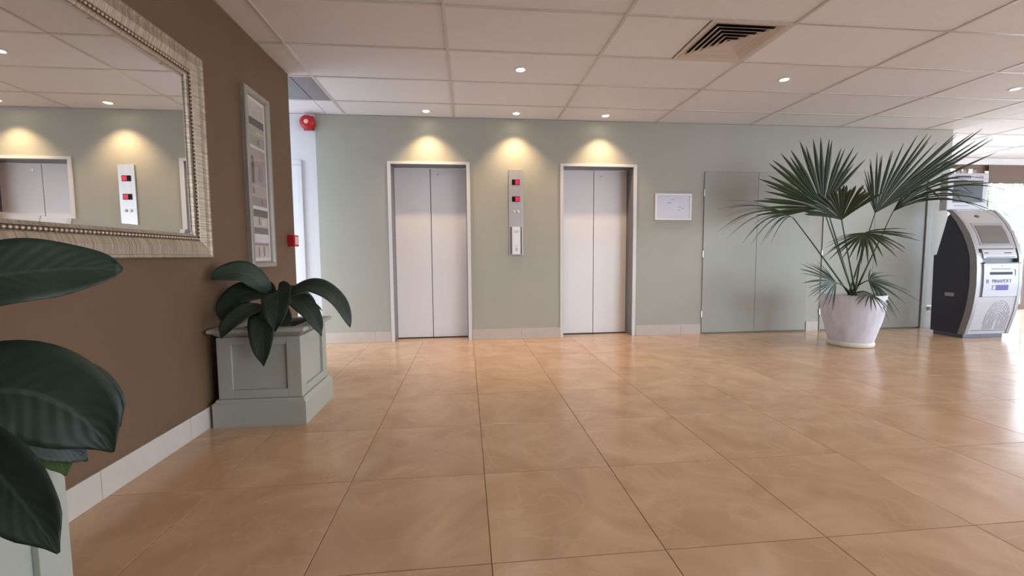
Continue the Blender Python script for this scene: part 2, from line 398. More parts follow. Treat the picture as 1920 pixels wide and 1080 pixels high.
flush_pair(4, 4.51, 5.95, 2.03, 'flush sage green double cupboard door behind the palm')
tag(B('trim_1', (5.955, 6.03, DW-.025, DW-.0005, .0005, 2.06), M_GREEN_D, bev=.004), 'narrow sage green post at the end of the cupboard doors', 'trim', kind='structure')

# ------------------------------------------------------------------ recessed downlights
M_TRIM = mat('downlight_trim', (225, 222, 218), .35)
M_LAMP = mat('lamp_glow', (255, 240, 215), .4, emit=14)
WARM = (1.0, .70, .40)
def downlight(x, y, label, watts, angle, blend, group=None, soft=.02, color=(1.0, .88, .72)):
    r = tag(empty('downlight', (x, y, CEIL)), label, 'downlight', group)
    o = MB().lathe([(.036, .003), (.036, -.003), (.043, -.006), (.049, -.004), (.049, .0018), (.036, .003)], 28, cap=False).build('trim_ring', M_TRIM, None, True); child(o, r)
    o = MB().lathe([(.0001, -.0012), (.020, -.0016), (.0345, -.0010), (.0345, .0017), (.0001, .0017)], 24, cap=False).build('lamp', M_LAMP, None, True); child(o, r)
    l = bpy.data.lights.new('lamp_light', 'SPOT'); l.energy = watts; l.color = color; l.spot_size = R(angle); l.spot_blend = blend; l.shadow_soft_size = soft
    lo = bpy.data.objects.new('lamp_light', l); col.objects.link(lo); lo.location = (0, 0, -.035); child(lo, r)
    return r
for x, lab in ((-.416, 'recessed downlight over the lift nearer the brown wall'), (.573, 'recessed downlight over the steel call panel'), (1.596, 'recessed downlight over the lift nearer the white notice')):
    downlight(x, 4.955, lab, 25, 104, .85, color=WARM)
downlight(.48, 3.815, 'recessed downlight between the call panel and the planter'  , 13, 120, .6)
downlight(2.90, 3.82, 'recessed downlight beside the square air vent'  , 13, 120, .6)
downlight(5.33, 3.84, 'recessed downlight in front of the cash machine'  , 13, 120, .6)
for x, lab in ((.48, 'recessed downlight over the open floor across from the mirror'), (2.9, 'recessed downlight over the middle of the open floor'), (5.33, 'recessed downlight over the open floor on the window side')): downlight(x, 1.4, lab  , 13, 120, .6, 'downlights over the open floor')  # unseen row, added to light the room

# ------------------------------------------------------------------ square air vent in the ceiling
M_VENT = mat('vent_white_metal', (214, 204, 196), .4)
vx, vy = (VENT[0]+VENT[1])/2, (VENT[2]+VENT[3])/2
v = tag(empty('ceiling_vent', (vx, vy, CEIL)), 'square four way air vent with stepped louvres in the ceiling', 'vent')
def sq(a, z): return [(-a, -a, z), (a, -a, z), (a, a, z), (-a, a, z)]
o = MB().loft([sq(.285, -.006), sq(.296, -.006), sq(.296, .0015), sq(.262, .0015), sq(.262, -.004), sq(.285, -.006)], cap=False).build('vent_frame', M_VENT); child(o, v)
for k in range(6):
    a = .262-k*.042
    rings = [sq(a, -.006), sq(a-.038, .0165), sq(a-.040, .0165), sq(a-.003, -.0065), sq(a, -.006)]
    o = MB().loft(rings, cap=False).build('louvre', M_VENT); child(o, v)
o = MB().box(-.26, .26, -.26, .26, .0172, .0186).build('plenum', M_DARK); child(o, v)  # flat dark sheet paints in the shade above the louvres
o = MB().box(-.012, .012, -.012, .012, -.004, .004).build('centre_cap', M_VENT); child(o, v)

# ------------------------------------------------------------------ lift call panel
p = tag(empty('lift_call_panel', (.582, DW, 1.0)), 'tall brushed steel lift call panel between the lift doors', 'call panel')
B('face_plate', (.500, .664, DW-.014, DW-.0005, 1.005, 2.0), M_STEEL, p, .002)
M_RED = mat('red_digit', (190, 24, 56), .4, emit=.45)
for z in (1.853, 1.658):
    d = B('floor_display', (.538, .630, DW-.018, DW-.0142, z-.031, z+.031), M_BLACK, p, .0015)
    B('lit_digit', (.578, .624, DW-.0186, DW-.0181, z-.024, z+.024), M_RED, d)
M_BTN = mat('button_pink', (214, 178, 186), .3, emit=.12)
for x in (.558, .608):
    o = MB().lathe([(.0001, .006), (.014, .006), (.017, .003), (.017, 0)], 20, cap=False).build('call_button', M_STEEL, None, True)
    o.data.transform(Matrix.Translation((x, DW-.0142, 1.513)) @ Matrix.Rotation(R(90), 4, 'X')); par(o, p)
    o2 = MB().lathe([(.0001, .0072), (.009, .0072), (.009, .0062), (.0001, .0062)], 16).build('button_light', M_BTN); o2.data.transform(Matrix.Translation((x, DW-.0142, 1.513)) @ Matrix.Rotation(R(90), 4, 'X')); par(o2, o)
M_PAPER = mat('notice_paper', (232, 234, 240), .5)
nh = tag(empty('notice_holder', (.582, DW-.014, 1.005)), 'clear notice holder with white sheet at the foot of the call panel', 'notice holder')
B('back_plate', (.505, .659, DW-.020, DW-.0145, 1.007, 1.345), M_STEEL, nh, .001)
B('paper', (.536, .634, DW-.024, DW-.0202, 1.015, 1.335), M_PAPER, nh)
for a, b in ((.515, .531), (.638, .650)): B('side_channel', (a, b, DW-.026, DW-.0202, 1.015, 1.335), mat('dark_channel', (92, 92, 98), .4), nh)
M_PRINT = mat('grey_print', (188, 190, 200), .7)
for z, w in ((1.285, .035), (1.27, .025), (1.11, .018)): B('printed_line', (.585-w, .585+w, DW-.0246, DW-.0241, z-.004, z+.004), M_PRINT, nh)
B('printed_mark', (.572, .598, DW-.0246, DW-.0241, 1.05, 1.09), M_PRINT, nh)

# ------------------------------------------------------------------ white framed notice
s = tag(empty('notice_board', (2.515, DW, 1.42)), 'small white framed notice on the sage wall beside the lift', 'notice')
x0, x1, z0, z1 = 2.285, 2.745, 1.415, 1.735
M_SIGNF = mat('white_frame_plastic', (232, 232, 232), .3); M_SIGN = mat('notice_face', (206, 206, 216), .25)
B('frame_rail', (x0, x1, DW-.022, DW-.0005, z0, z0+.022), M_SIGNF, s, .003); B('frame_rail', (x0, x1, DW-.022, DW-.0005, z1-.022, z1), M_SIGNF, s, .003)
B('frame_rail', (x0, x0+.022, DW-.022, DW-.0005, z0+.022, z1-.022), M_SIGNF, s, .003); B('frame_rail', (x1-.022, x1, DW-.022, DW-.0005, z0+.022, z1-.022), M_SIGNF, s, .003)
B('notice_sheet', (x0+.022, x1-.022, DW-.014, DW-.0005, z0+.022, z1-.022), M_SIGN, s)
M_INK = mat('faint_ink', (150, 148, 160), .7)
for (a, b, c, d) in ((2.435, 2.49, 1.618, 1.628), (2.625, 2.65, 1.553, 1.563), (2.58, 2.612, 1.572, 1.580), (2.57, 2.60, 1.535, 1.542), (2.49, 2.52, 1.66, 1.668)):
    B('printed_mark', (a, b, DW-.0148, DW-.0141, c, d), M_INK, s)

# ------------------------------------------------------------------ fire alarm fittings
M_ALARM = mat('red_plastic', (184, 20, 28), .4); M_ALARM_D = mat('deep_red_plastic', (150, 14, 24), .35)
a = tag(empty('fire_alarm_sounder', (-1.70, DW, 2.465)), 'round red fire alarm sounder high on the white wall', 'alarm sounder')
B('base_plate', (-1.765, -1.66, DW-.03, DW+.0035, 2.395, 2.545), M_ALARM_D, a, .006)
def facing(o, loc): o.data.transform(Matrix.Translation(loc) @ Matrix.Rotation(R(90), 4, 'X'))
o = MB().lathe([(.078, 0), (.078, .045), (.070, .06), (.05, .072), (.0001, .078)], 32, cap=False).build('dome', M_ALARM, None, True); facing(o, (-1.713, DW-.03, 2.468)); par(o, a)
o2 = MB().lathe([(.0001, .006), (.022, .004), (.024, 0)], 20, cap=False).build('beacon_lens', mat('pale_lens', (240, 190, 180), .15), None, True); facing(o2, (-1.71, DW-.106, 2.468)); par(o2, o)
c = tag(empty('fire_call_point', (XB, 3.97, 1.135)), 'small red break glass call point at the end of the brown wall', 'call point')
B('housing', (XB+.0005, XB+.055, 3.93, 4.035, 1.09, 1.188), M_ALARM, c, .006)
B('glass_plate', (XB+.0552, XB+.058, 3.95, 4.018, 1.105, 1.175), mat('call_plate', (235, 200, 205), .2), c, .001)

# ------------------------------------------------------------------ mirror on the brown wall
def frame_mat(name, rgb, st, metal=.8, rough=.36, amt=.5):
    return mat(name, rgb, rough, metal=metal, noise=amt, nscale=10, stretch=st, bump=.25, bscale=12)
mir = tag(empty('wall_mirror', (XB, 1.85, 1.0)), 'large mirror in a champagne silver beaded frame on the brown wall', 'mirror')
MY0, MY1, MZ0, MZ1 = .93, 2.747, .995, 2.122
prof = [(0, .001), (0, .036), (.006, .042), (.016, .042), (.020, .036), (.060, .040), (.094, .028), (.097, .024), (.120, .024), (.123, .016), (.134, .011), (.134, .001)]
def frame_ring(yz, d, h):  # corner offset inward
    (y, z), sy, sz = yz
    return (XB+h, y+sy*d, z+sz*d)
crn = [((MY0, MZ0), 1, 1), ((MY1, MZ0), -1, 1), ((MY1, MZ1), -1, -1), ((MY0, MZ1), 1, -1)]
rail_m = [frame_mat('silver_leaf_rail', (190, 178, 160), (1, 14, .6)), frame_mat('silver_leaf_stile', (186, 172, 154), (1, .6, 14))]
for k in range(4):
    A, Bc = crn[k], crn[(k+1) % 4]
    o = MB().loft([[frame_ring(A, d, h) for d, h in prof], [frame_ring(Bc, d, h) for d, h in prof]]).build('frame_rail', rail_m[k % 2], mir)
for k in range(4):
    A, Bc = crn[k], crn[(k+1) % 4]
    MB().loft([[frame_ring(A, d, h) for d, h in ((.098, .0243), (.119, .0243), (.119, .0248), (.098, .0248))], [frame_ring(Bc, d, h) for d, h in ((.098, .0243), (.119, .0243), (.119, .0248), (.098, .0248))]]).build('bead_channel', mat('dark_bronze', (74, 60, 48), .5, metal=.4), mir)  # dark overlay paints shade into the channel behind the beads
beads = MB()
def bead(y, z, r=.0085):
    for dz, rr in ((0, 1),):
        rings = []
        for t in (0, 35, 65): rings.append([(XB+.022+r*1.2*math.sin(R(t)), y+r*math.cos(R(t))*math.cos(2*math.pi*i/7), z+r*math.cos(R(t))*math.sin(2*math.pi*i/7)) for i in range(7)])
        beads.loft(rings)
yb0, yb1, zb0, zb1 = MY0+.108, MY1-.108, MZ0+.108, MZ1-.108
n = int((yb1-yb0)/.0205)
for i in range(n+1):
    yy = yb0+(yb1-yb0)*i/n; bead(yy, zb0); bead(yy, zb1)
n = int((zb1-zb0)/.0205)
for i in range(1, n):
    zz = zb0+(zb1-zb0)*i/n; bead(yb0, zz); bead(yb1, zz)
tag(beads.build('bead_trim', mat('bead_silver', (196, 176, 150), .35, metal=.5), mir, True), kind='stuff')
M_MIRROR = mat('mirror_silver', (236, 236, 234), .01, metal=1.0)
g = .134
def mrect(i, h): return [(XB+h, MY0+g+i, MZ0+g+i), (XB+h, MY1-g-i, MZ0+g+i), (XB+h, MY1-g-i, MZ1-g-i), (XB+h, MY0+g+i, MZ1-g-i)]
MB().loft([mrect(.0005, .004), mrect(.0005, .0062), mrect(.022, .0095)]).build('mirror_glass', M_MIRROR, mir)

# ------------------------------------------------------------------ tall framed collage
pic = tag(empty('framed_picture', (XB, 3.45, .92)), 'tall narrow framed collage print on the brown wall', 'picture')
PY0, PY1, PZ0, PZ1 = 3.235, 3.615, .925, 2.185
M_PF = mat('grey_silver_wood', (158, 152, 140), .45, metal=.25, noise=.12, nscale=6, stretch=(1, 8, .5)); M_MATB = mat('mount_board', (214, 206, 198), .6)
pp = [(0, .001), (0, .030), (.004, .036), (.030, .038), (.040, .026), (.044, .018), (.044, .001)]
crn = [((PY0, PZ0), 1, 1), ((PY1, PZ0), -1, 1), ((PY1, PZ1), -1, -1), ((PY0, PZ1), 1, -1)]
for k in range(4):
    MB().loft([[frame_ring(crn[k], d, h) for d, h in pp], [frame_ring(crn[(k+1) % 4], d, h) for d, h in pp]]).build('frame_rail', M_PF, pic)
B('mount', (XB+.002, XB+.012, PY0+.0445, PY1-.0445, PZ0+.0445, PZ1-.0445), M_MATB, pic)
ya, yb, za, zb = PY0+.08, PY1-.07, PZ0+.07, PZ1-.07
def patch(u0, u1, v0, v1, rgb, h=.0126, nz=.15):
    nm = 'collage_%d_%d_%d' % rgb
    B('collage_piece', (XB+.0121, XB+h, ya+(yb-ya)*u0, ya+(yb-ya)*u1, za+(zb-za)*v0, za+(zb-za)*v1), mat(nm, rgb, .6, noise=nz, nscale=14, stretch=(1, 2, 1)), pic)
rows = [(.90, 1.0, (188, 176, 168)), (.845, .895, (92, 86, 82)), (.79, .843, (166, 160, 146)), (.72, .788, (150, 148, 140)), (.705, .718, (206, 200, 194)),
        (.47, .703, (158, 144, 138)), (.40, .468, (172, 158, 150)), (.335, .398, (150, 138, 132)), (.315, .333, (216, 208, 204)), (.265, .313, (98, 92, 88)),
        (.20, .263, (178, 168, 158)), (.155, .198, (106, 98, 96)), (.10, .153, (204, 200, 206)), (.078, .098, (146, 126, 118)), (0, .076, (186, 172, 166))]
for v0, v1, c in rows: patch(0, 1, v0, v1, c)
for u0, u1, v0, v1, c in ((.04, .22, .48, .65, (104, 88, 86)), (.5, .72, .5, .6, (134, 134, 132)), (.5, .66, .735, .765, (118, 116, 112)), (.45, .95, .80, .815, (196, 176, 140)), (.25, .33, .005, .07, (140, 116, 110)), (.6, .68, .01, .074, (112, 106, 106)), (.55, .9, .21, .255, (206, 194, 178)), (.6, .7, .345, .385, (110, 104, 100)), (.06, .2, .41, .45, (132, 116, 112)), (.35, .45, .215, .26, (132, 124, 118))):
    patch(u0, u1, v0, v1, c, .0131)
B('picture_glass', (XB+.0145, XB+.0155, PY0+.0445, PY1-.0445, PZ0+.0445, PZ1-.0445), M_GLASS, pic)

# ------------------------------------------------------------------ planters
def planter(parent):
    c = (0, 0)
    body = MB(); body.box(-.220, .220, -.220, .220, .15, .548)
    body = body.build('planter_box', M_PLANTER); child(body, parent)
    def sub(mb, name, bev=0, m=M_PLANTER):
        o = mb.build(name, m); o.parent = body; return o
    def sq2(a, z): return [(-a, -a, z), (a, -a, z), (a, a, z), (-a, a, z)]
    sub(MB().loft([sq2(.262, .0), sq2(.262, .135), sq2(.258, .142), sq2(.250, .150), sq2(.246, .162), sq2(.2205, .162)]), 'plinth')
    sub(MB().loft([sq2(.2205, .53), sq2(.240, .545), sq2(.25, .552), sq2(.264, .558), sq2(.268, .562), sq2(.268, .578), sq2(.262, .582), sq2(.19, .582), sq2(.19, .545)], cap=False), 'rim')
    for k in range(4):
        mb = MB(); Mx = Matrix.Rotation(R(90*k), 4, 'Z')
        a = .2345; f = -.2355
        mb.box(-a, -.155, f, -.2205, .163, .529, .003, Mx); mb.box(.155, a, f, -.2205, .163, .529, .003, Mx)
        mb.box(-.1548, .1548, f, -.2205, .163, .215, .003, Mx); mb.box(-.1548, .1548, f, -.2205, .485, .529, .003, Mx)
        o = sub(mb, 'panel_frame')
    so = MB().box(-.189, .189, -.189, .189, .549, .556).build('soil', M_SOIL); child(so, parent)
    return body
def leaf_mat(name, rgb, rough):
    m = bpy.data.materials.new(name); m.use_nodes = True; nt = m.node_tree; b = nt.nodes['Principled BSDF']; L = nt.links.new
    uv = nt.nodes.new('ShaderNodeUVMap'); sep = nt.nodes.new('ShaderNodeSeparateXYZ'); L(uv.outputs['UV'], sep.inputs[0])
    # side veins rising from the midrib
    ab = nt.nodes.new('ShaderNodeMath'); ab.operation = 'ABSOLUTE'; L(sep.outputs['X'], ab.inputs[0])
    ad = nt.nodes.new('ShaderNodeMath'); ad.operation = 'MULTIPLY_ADD'; L(ab.outputs[0], ad.inputs[0]); ad.inputs[1].default_value = -.25; L(sep.outputs['Y'], ad.inputs[2])
    si = nt.nodes.new('ShaderNodeMath'); si.operation = 'MULTIPLY'; si.inputs[1].default_value = 70; L(ad.outputs[0], si.inputs[0])
    sn = nt.nodes.new('ShaderNodeMath'); sn.operation = 'SINE'; L(si.outputs[0], sn.inputs[0])
    bp = nt.nodes.new('ShaderNodeBump'); bp.inputs['Strength'].default_value = .12; bp.inputs['Distance'].default_value = .003; L(sn.outputs[0], bp.inputs['Height']); L(bp.outputs['Normal'], b.inputs['Normal'])
    mid = nt.nodes.new('ShaderNodeMapRange'); mid.inputs['From Min'].default_value = .03; mid.inputs['From Max'].default_value = .07; mid.inputs['To Min'].default_value = 1; mid.inputs['To Max'].default_value = 0; L(ab.outputs[0], mid.inputs['Value'])
    oi = nt.nodes.new('ShaderNodeObjectInfo'); r2 = nt.nodes.new('ShaderNodeMapRange'); r2.inputs['To Min'].default_value = .8; r2.inputs['To Max'].default_value = 1.25; L(oi.outputs['Random'], r2.inputs['Value'])
    vm = nt.nodes.new('ShaderNodeVectorMath'); vm.operation = 'SCALE'; vm.inputs[0].default_value = lin(rgb)[:3]; L(r2.outputs['Result'], vm.inputs['Scale'])
    mx = nt.nodes.new('ShaderNodeMix'); mx.data_type = 'RGBA'; L(mid.outputs['Result'], mx.inputs['Factor']); L(vm.outputs['Vector'], mx.inputs['A']); mx.inputs['B'].default_value = lin(tuple(min(255, int(v*1.35)) for v in rgb))
    L(mx.outputs['Result'], b.inputs['Base Color']); b.inputs['Roughness'].default_value = rough; b.inputs['Specular IOR Level'].default_value = .4
    return m
M_LEAF = leaf_mat('dark_rubbery_leaf', (40, 53, 43), .5)
M_LEAF2 = leaf_mat('mid_green_leaf', (62, 84, 44), .45)
def bez(P, t):
    P = [Vector(q) for q in P]
    while len(P) > 1: P = [a.lerp(b, t) for a, b in zip(P, P[1:])]
    return P[0]
def leaf(parent, ctrl, width, nrm, m=M_LEAF, fold=.18, wave=.03, stem=None, blunt=.62, ph=0, tip=4.2):
    """paddle leaf along a bezier midrib; nrm = way the upper face looks"""
    N, W = 22, 8
    bm = bmesh.new(); uvl = bm.loops.layers.uv.new('UVMap'); rows = []; nrm = Vector(nrm).normalized()
    for i in range(N+1):
        t = i/N; p = bez(ctrl, t); tg = (bez(ctrl, min(t+.02, 1))-bez(ctrl, max(t-.02, 0))).normalized()
        sd = tg.cross(nrm).normalized(); nn = sd.cross(tg).normalized()
        prof = (math.sin(math.pi*min(1, t**.85))**blunt) * (1 if t < .93 else .98) if 0 < t < 1 else 0
        if t > .8: prof = min(prof, (1-t)*tip)
        w = max(width/2*prof, .0025)
        row = []
        for k in range(W+1):
            u = (k/W)*2-1
            wv = wave*width*math.sin(9*t*math.pi*.5+ph+(1.3 if u > 0 else 0))*abs(u)**2
            row.append((bm.verts.new(p+sd*(u*w)+nn*(fold*w*abs(u)**1.3*.9+wv)), u, t))
        rows.append(row)
    for a, b in zip(rows, rows[1:]):
        for k in range(W):
            q = (a[k], a[k+1], b[k+1], b[k]); f = bm.faces.new([z[0] for z in q]); f.smooth = True
            for lp, z in zip(f.loops, q): lp[uvl].uv = (z[1], z[2])
    if stem:
        pts = [bez([stem[0], stem[1], ctrl[0]], k/6) for k in range(7)]
        mb = MB(); mb.bm.free(); mb.bm = bm; mb.tube(pts, [.008, .0075, .007, .0065, .006, .0055, .005], 6)
    me = bpy.data.meshes.new('leaf'); bm.to_mesh(me); bm.free(); me.materials.append(m)
    o = bpy.data.objects.new('leaf', me); col.objects.link(o)
    so = o.modifiers.new('thickness', 'SOLIDIFY'); so.thickness = .0018
    par(o, parent)
    return o
# the planter under the framed picture
PC = Vector((-1.228, 2.915, 0))
pl = tag(empty('potted_plant', PC), 'broad leaved plant in a panelled grey planter under the framed collage', 'potted plant')
planter(pl)
base = PC+Vector((.0, -.02, .556))
def Q(x, y, Y): return at_y(x, y, Y)
def far_leaf(pxs, w, nrm, ph=0, m=M_LEAF, fold=.18, blunt=.62, tip=4.2):
    c = [Q(*q) for q in pxs]
    st = base+Vector((random.uniform(-.03, .03), random.uniform(-.03, .03), 0))
    leaf(pl, c, w, nrm, m, stem=(st, (st+c[0])/2+Vector((0, 0, .04))), ph=ph, fold=fold, blunt=blunt, tip=tip)
far_leaf([(505, 552, 2.86), (470, 498, 2.80), (430, 505, 2.72), (396, 524, 2.68)], .155, (.25, -.75, .6), .3, tip=9)
far_leaf([(508, 556, 2.88), (460, 532, 2.84), (420, 560, 2.80), (414, 602, 2.76)], .15, (.1, -.8, .55), 1)
far_leaf([(500, 575, 2.82), (460, 575, 2.70), (430, 600, 2.62), (414, 635, 2.57)], .13, (-.1, -.8, .5), 2)
far_leaf([(522, 543, 2.86), (524, 540, 2.74), (518, 570, 2.64), (516, 622, 2.60)], .17, (.05, -1, .25), .6, fold=.3)
far_leaf([(496, 570, 2.82), (492, 585, 2.66), (492, 630, 2.57), (494, 687, 2.56)], .155, (-.05, -1, .2), 1.6, fold=.3)
far_leaf([(540, 560, 2.88), (556, 556, 2.78), (585, 575, 2.76), (603, 630, 2.74)], .13, (.4, -.7, .5), 2.4)
far_leaf([(540, 553, 2.90), (585, 515, 2.86), (640, 545, 2.84), (657, 614, 2.84)], .135, (.35, -.6, .7), 3, tip=8)
far_leaf([(520, 560, 2.95), (545, 545, 2.98), (575, 560, 3.04), (592, 600, 3.08)], .15, (.2, -.8, .5), 3.6)
far_leaf([(515, 556, 2.98), (490, 530, 3.02), (470, 545, 3.07), (450, 585, 3.10)], .15, (-.1, -.7, .6), 4.2)
far_leaf([(512, 560, 2.85), (505, 566, 2.78), (530, 590, 2.74), (545, 610, 2.72)], .13, (.1, -.9, .3), 5)
leaf(pl, [Q(545, 556, 2.86), Q(575, 560, 2.83), Q(595, 570, 2.80), Q(604, 583, 2.79)], .022, (.3, -.6, .7), M_LEAF2, fold=.1)
# the planter below the mirror, at the edge of the frame
PN = Vector((-1.228, .912, 0))
pn = tag(empty('potted_plant', PN), 'broad leaved plant in a panelled grey planter below the mirror', 'potted plant')
planter(pn)
basen = PN+Vector((.02, .02, .556))
def near_leaf(pxs, w, nrm, ph=0, m=M_LEAF, fold=.16, blunt=.55, wave=.03, tip=4.2):
    c = [Q(*q) for q in pxs]
    leaf(pn, c, w, nrm, m, stem=(basen+Vector((random.uniform(-.03, .03), random.uniform(-.03, .03), 0)), (basen+c[0])/2+Vector((0, 0, .05))), ph=ph, fold=fold, blunt=blunt, wave=wave, tip=tip)
near_leaf([(-150, 560, .92), (-40, 508, .98), (120, 498, 1.06), (230, 506, 1.12)], .150, (.45, -.7, .45), .5, tip=9)
near_leaf([(-170, 800, .92), (-20, 690, .97), (120, 720, 1.0), (212, 848, 1.02)], .205, (.35, -.85, .45), 1.2, blunt=.5, wave=.02)
near_leaf([(-90, 760, 1.04), (60, 690, 1.09), (180, 700, 1.12), (224, 802, 1.14)], .125, (.3, -.8, .5), 2.0)
near_leaf([(-120, 800, .93), (-50, 835, .88), (30, 910, .84), (109, 1038, .83)], .118, (.5, -.85, .1), 2.6, fold=.25, blunt=.5)
near_leaf([(-30, 810, 1.0), (50, 815, 1.04), (120, 835, 1.08), (164, 864, 1.1)], .075, (.2, -.7, .6), 3.1)
near_leaf([(0, 800, 1.02), (60, 815, 1.06), (110, 845, 1.09), (124, 892, 1.1)], .07, (.3, -.8, .4), 3.9, M_LEAF2)
near_leaf([(-160, 790, .9), (-180, 850, .86), (-190, 930, .85), (-180, 1040, .86)], .16, (.5, -.85, .1), 4.4)
near_leaf([(-200, 640, .9), (-320, 560, .86), (-440, 560, .84), (-560, 640, .82)], .17, (.3, -.6, .6), 5.0)
near_leaf([(-260, 640, .95), (-280, 540, 1.0), (-260, 470, 1.05), (-200, 500, 1.1)], .14, (.3, -.7, .6), 5.6)

# ------------------------------------------------------------------ palm in the white pot
PP = Vector((4.15, 4.30, 0))
palm = tag(empty('potted_palm', PP), 'tall fan palm in a whitewashed round pot by the sage doors', 'potted plant')
M_POT = mat('whitewashed_pot', (206, 202, 210), .6, noise=.16, nscale=3.2, stretch=(5, 5, .55), bump=.15, bscale=9)
M_POTB = mat('cream_pot_foot', (214, 208, 192), .5, noise=.05, nscale=5)
pot = MB().lathe([(.196, .045), (.203, .06), (.232, .17), (.262, .28), (.284, .40), (.294, .50), (.297, .555), (.288, .560), (.276, .556), (.268, .50), (.262, .47)], 56, cap=False).build('pot', M_POT, None, True); child(pot, palm)
o = MB().lathe([(.185, 0), (.203, .003), (.210, .02), (.210, .042), (.203, .055), (.190, .056)], 56).build('pot_foot', M_POTB, None, True); o.parent = pot
o = MB().lathe([(.0001, .535), (.1, .532), (.20, .528), (.2665, .520)], 40, cap=False).build('soil', M_SOIL, None, True); child(o, palm)
M_FROND = mat('palm_green', (36, 54, 29), .45, noise=.2, nscale=6, rnd=.12)
M_STALK = mat('palm_stalk', (66, 84, 50), .45, noise=.12, nscale=10)
pbase = PP+Vector((0, 0, .53))
def frond(hub, ax, nrm, n, spread, length, droop, fuse=.42, curl=0, lw=.022, asym=0, jit=.1, bow=None, fall=.30, pw=2.2):
    """fan leaf: stalk from the pot to the hub, then n pointed segments fused near the hub"""
    hub = Vector(hub); ax = Vector(ax).normalized(); nrm = Vector(nrm); nrm = (nrm-ax*nrm.dot(ax)).normalized(); sd = ax.cross(nrm)
    st = pbase+Vector((random.uniform(-.035, .035), random.uniform(-.035, .035), 0))
    midp = st.lerp(hub, .5)+Vector((0, 0, .05 if bow is None else bow))
    pts = [bez([st, midp, hub], k/10) for k in range(11)]
    stalk = MB().tube(pts, [.0105-.0005*k for k in range(11)], 7).build('stalk', M_STALK, None, True); par(stalk, palm)
    bl = MB()
    for i in range(n):
        u = (i/(n-1))*2-1
        a = R(spread/2)*u+R(random.uniform(-2, 2))
        d = ax*math.cos(a)+sd*math.sin(a)
        ln = length*(1-fall*abs(u)**2+asym*u)*random.uniform(1-jit, 1+jit)
        da = R(spread)/(n-1)*.56
        rows = []; S = 9; dr = droop*random.uniform(.6, 1.5)+random.uniform(-.02, .05)
        for k in range(S+1):
            t = k/S; r = t*ln
            p = hub+d*r+nrm*(curl*ln*math.sin(t*math.pi*.5)*(.4+.6*abs(u)))+Vector((0, 0, -dr*ln*t**pw))
            if t <= fuse: w = max(.003, r*math.tan(min(da, .6)))
            else:
                w0 = max(.003, fuse*ln*math.tan(min(da, .6))); q = (t-fuse)/(1-fuse); w = max(.0006, min(w0, lw)*(1-q)**.65 if q < 1 else .0006)
                if w0 > lw and q < .25: w = w0+(lw-w0)*(q/.25) if q < .25 else w
                w = max(.0007, w)
            # side direction stays in the fan, pleated along the rib
            s2 = (-ax*math.sin(a)+sd*math.cos(a))
            pl_ = nrm*(w*.5)
            rows.append((bl.bm.verts.new(p-s2*w), bl.bm.verts.new(p+pl_), bl.bm.verts.new(p+s2*w)))
        for r0, r1 in zip(rows, rows[1:]):
            bl.face([r0[0], r0[1], r1[1], r1[0]]); bl.face([r0[1], r0[2], r1[2], r1[1]])
    b = bl.build('leaf_blade', M_FROND)
    md = b.modifiers.new('thickness', 'SOLIDIFY'); md.thickness = .0012
    par(b, stalk)
def H(x, y, dy=0): return at_y(x, y, PP.y+dy)
def sdir(x0, y0, x1, y1, dy=0):            # direction between two points of the plant's own upright plane
    a = at_y(x0, y0, PP.y); b = at_y(x1, y1, PP.y+dy); return b-a
toC = Vector((-.62, -.78, .05))
frond(H(1487, 408, -.05), sdir(1487, 408, 1420, 368, -.1), (-.15, -.45, .9), 22, 54, .92, .42, .34, bow=.02, lw=.016, pw=1.9)
frond(H(1543, 390, .10), sdir(1543, 390, 1505, 318, .0), toC+Vector((-.1, 0, .75)), 26, 128, .77, .06, .56, lw=.028, bow=0, fall=.2)
frond(H(1578, 412, -.10), sdir(1578, 412, 1570, 340, -.15), toC+Vector((0, 0, .2)), 24, 108, .43, .12, .85, lw=.035, bow=0, fall=.1)
frond(H(1641, 399, -.05), sdir(1641, 399, 1688, 300, -.05), toC+Vector((.1, 0, .4)), 26, 74, .84, .05, .52, lw=.03, asym=.44, bow=0, fall=.08)
frond(H(1675, 396, -.05), sdir(1675, 396, 1730, 342, -.12), (-.45, -.7, .75), 18, 40, 1.20, .58, .6, lw=.03, bow=0, fall=.2, pw=1.9)
frond(H(1622, 436, -.22), sdir(1622, 436, 1644, 458, -.26), toC+Vector((0, 0, .45)), 30, 230, .42, .22, .42, lw=.018, bow=.05, jit=.15)
frond(H(1568, 530, -.12), sdir(1568, 530, 1528, 520, -.02), (-.3, -.75, .6), 22, 130, .42, .16, .36, lw=.02, bow=.06, jit=.12)
frond(H(1628, 526, -.12), sdir(1628, 526, 1662, 530, -.06), (-.2, -.75, .6), 16, 150, .40, .34, .3, lw=.018, bow=.06, jit=.15)
frond(H(1632, 552, -.30), sdir(1632, 552, 1642, 572, -.34), (-.4, -.8, .4), 14, 140, .27, .30, .32, lw=.018, bow=.08, jit=.15)
frond(H(1545, 372, .22), sdir(1545, 372, 1482, 345, .25), (-.2, -.55, .8), 14, 50, .58, .10, .35, lw=.02, bow=0)

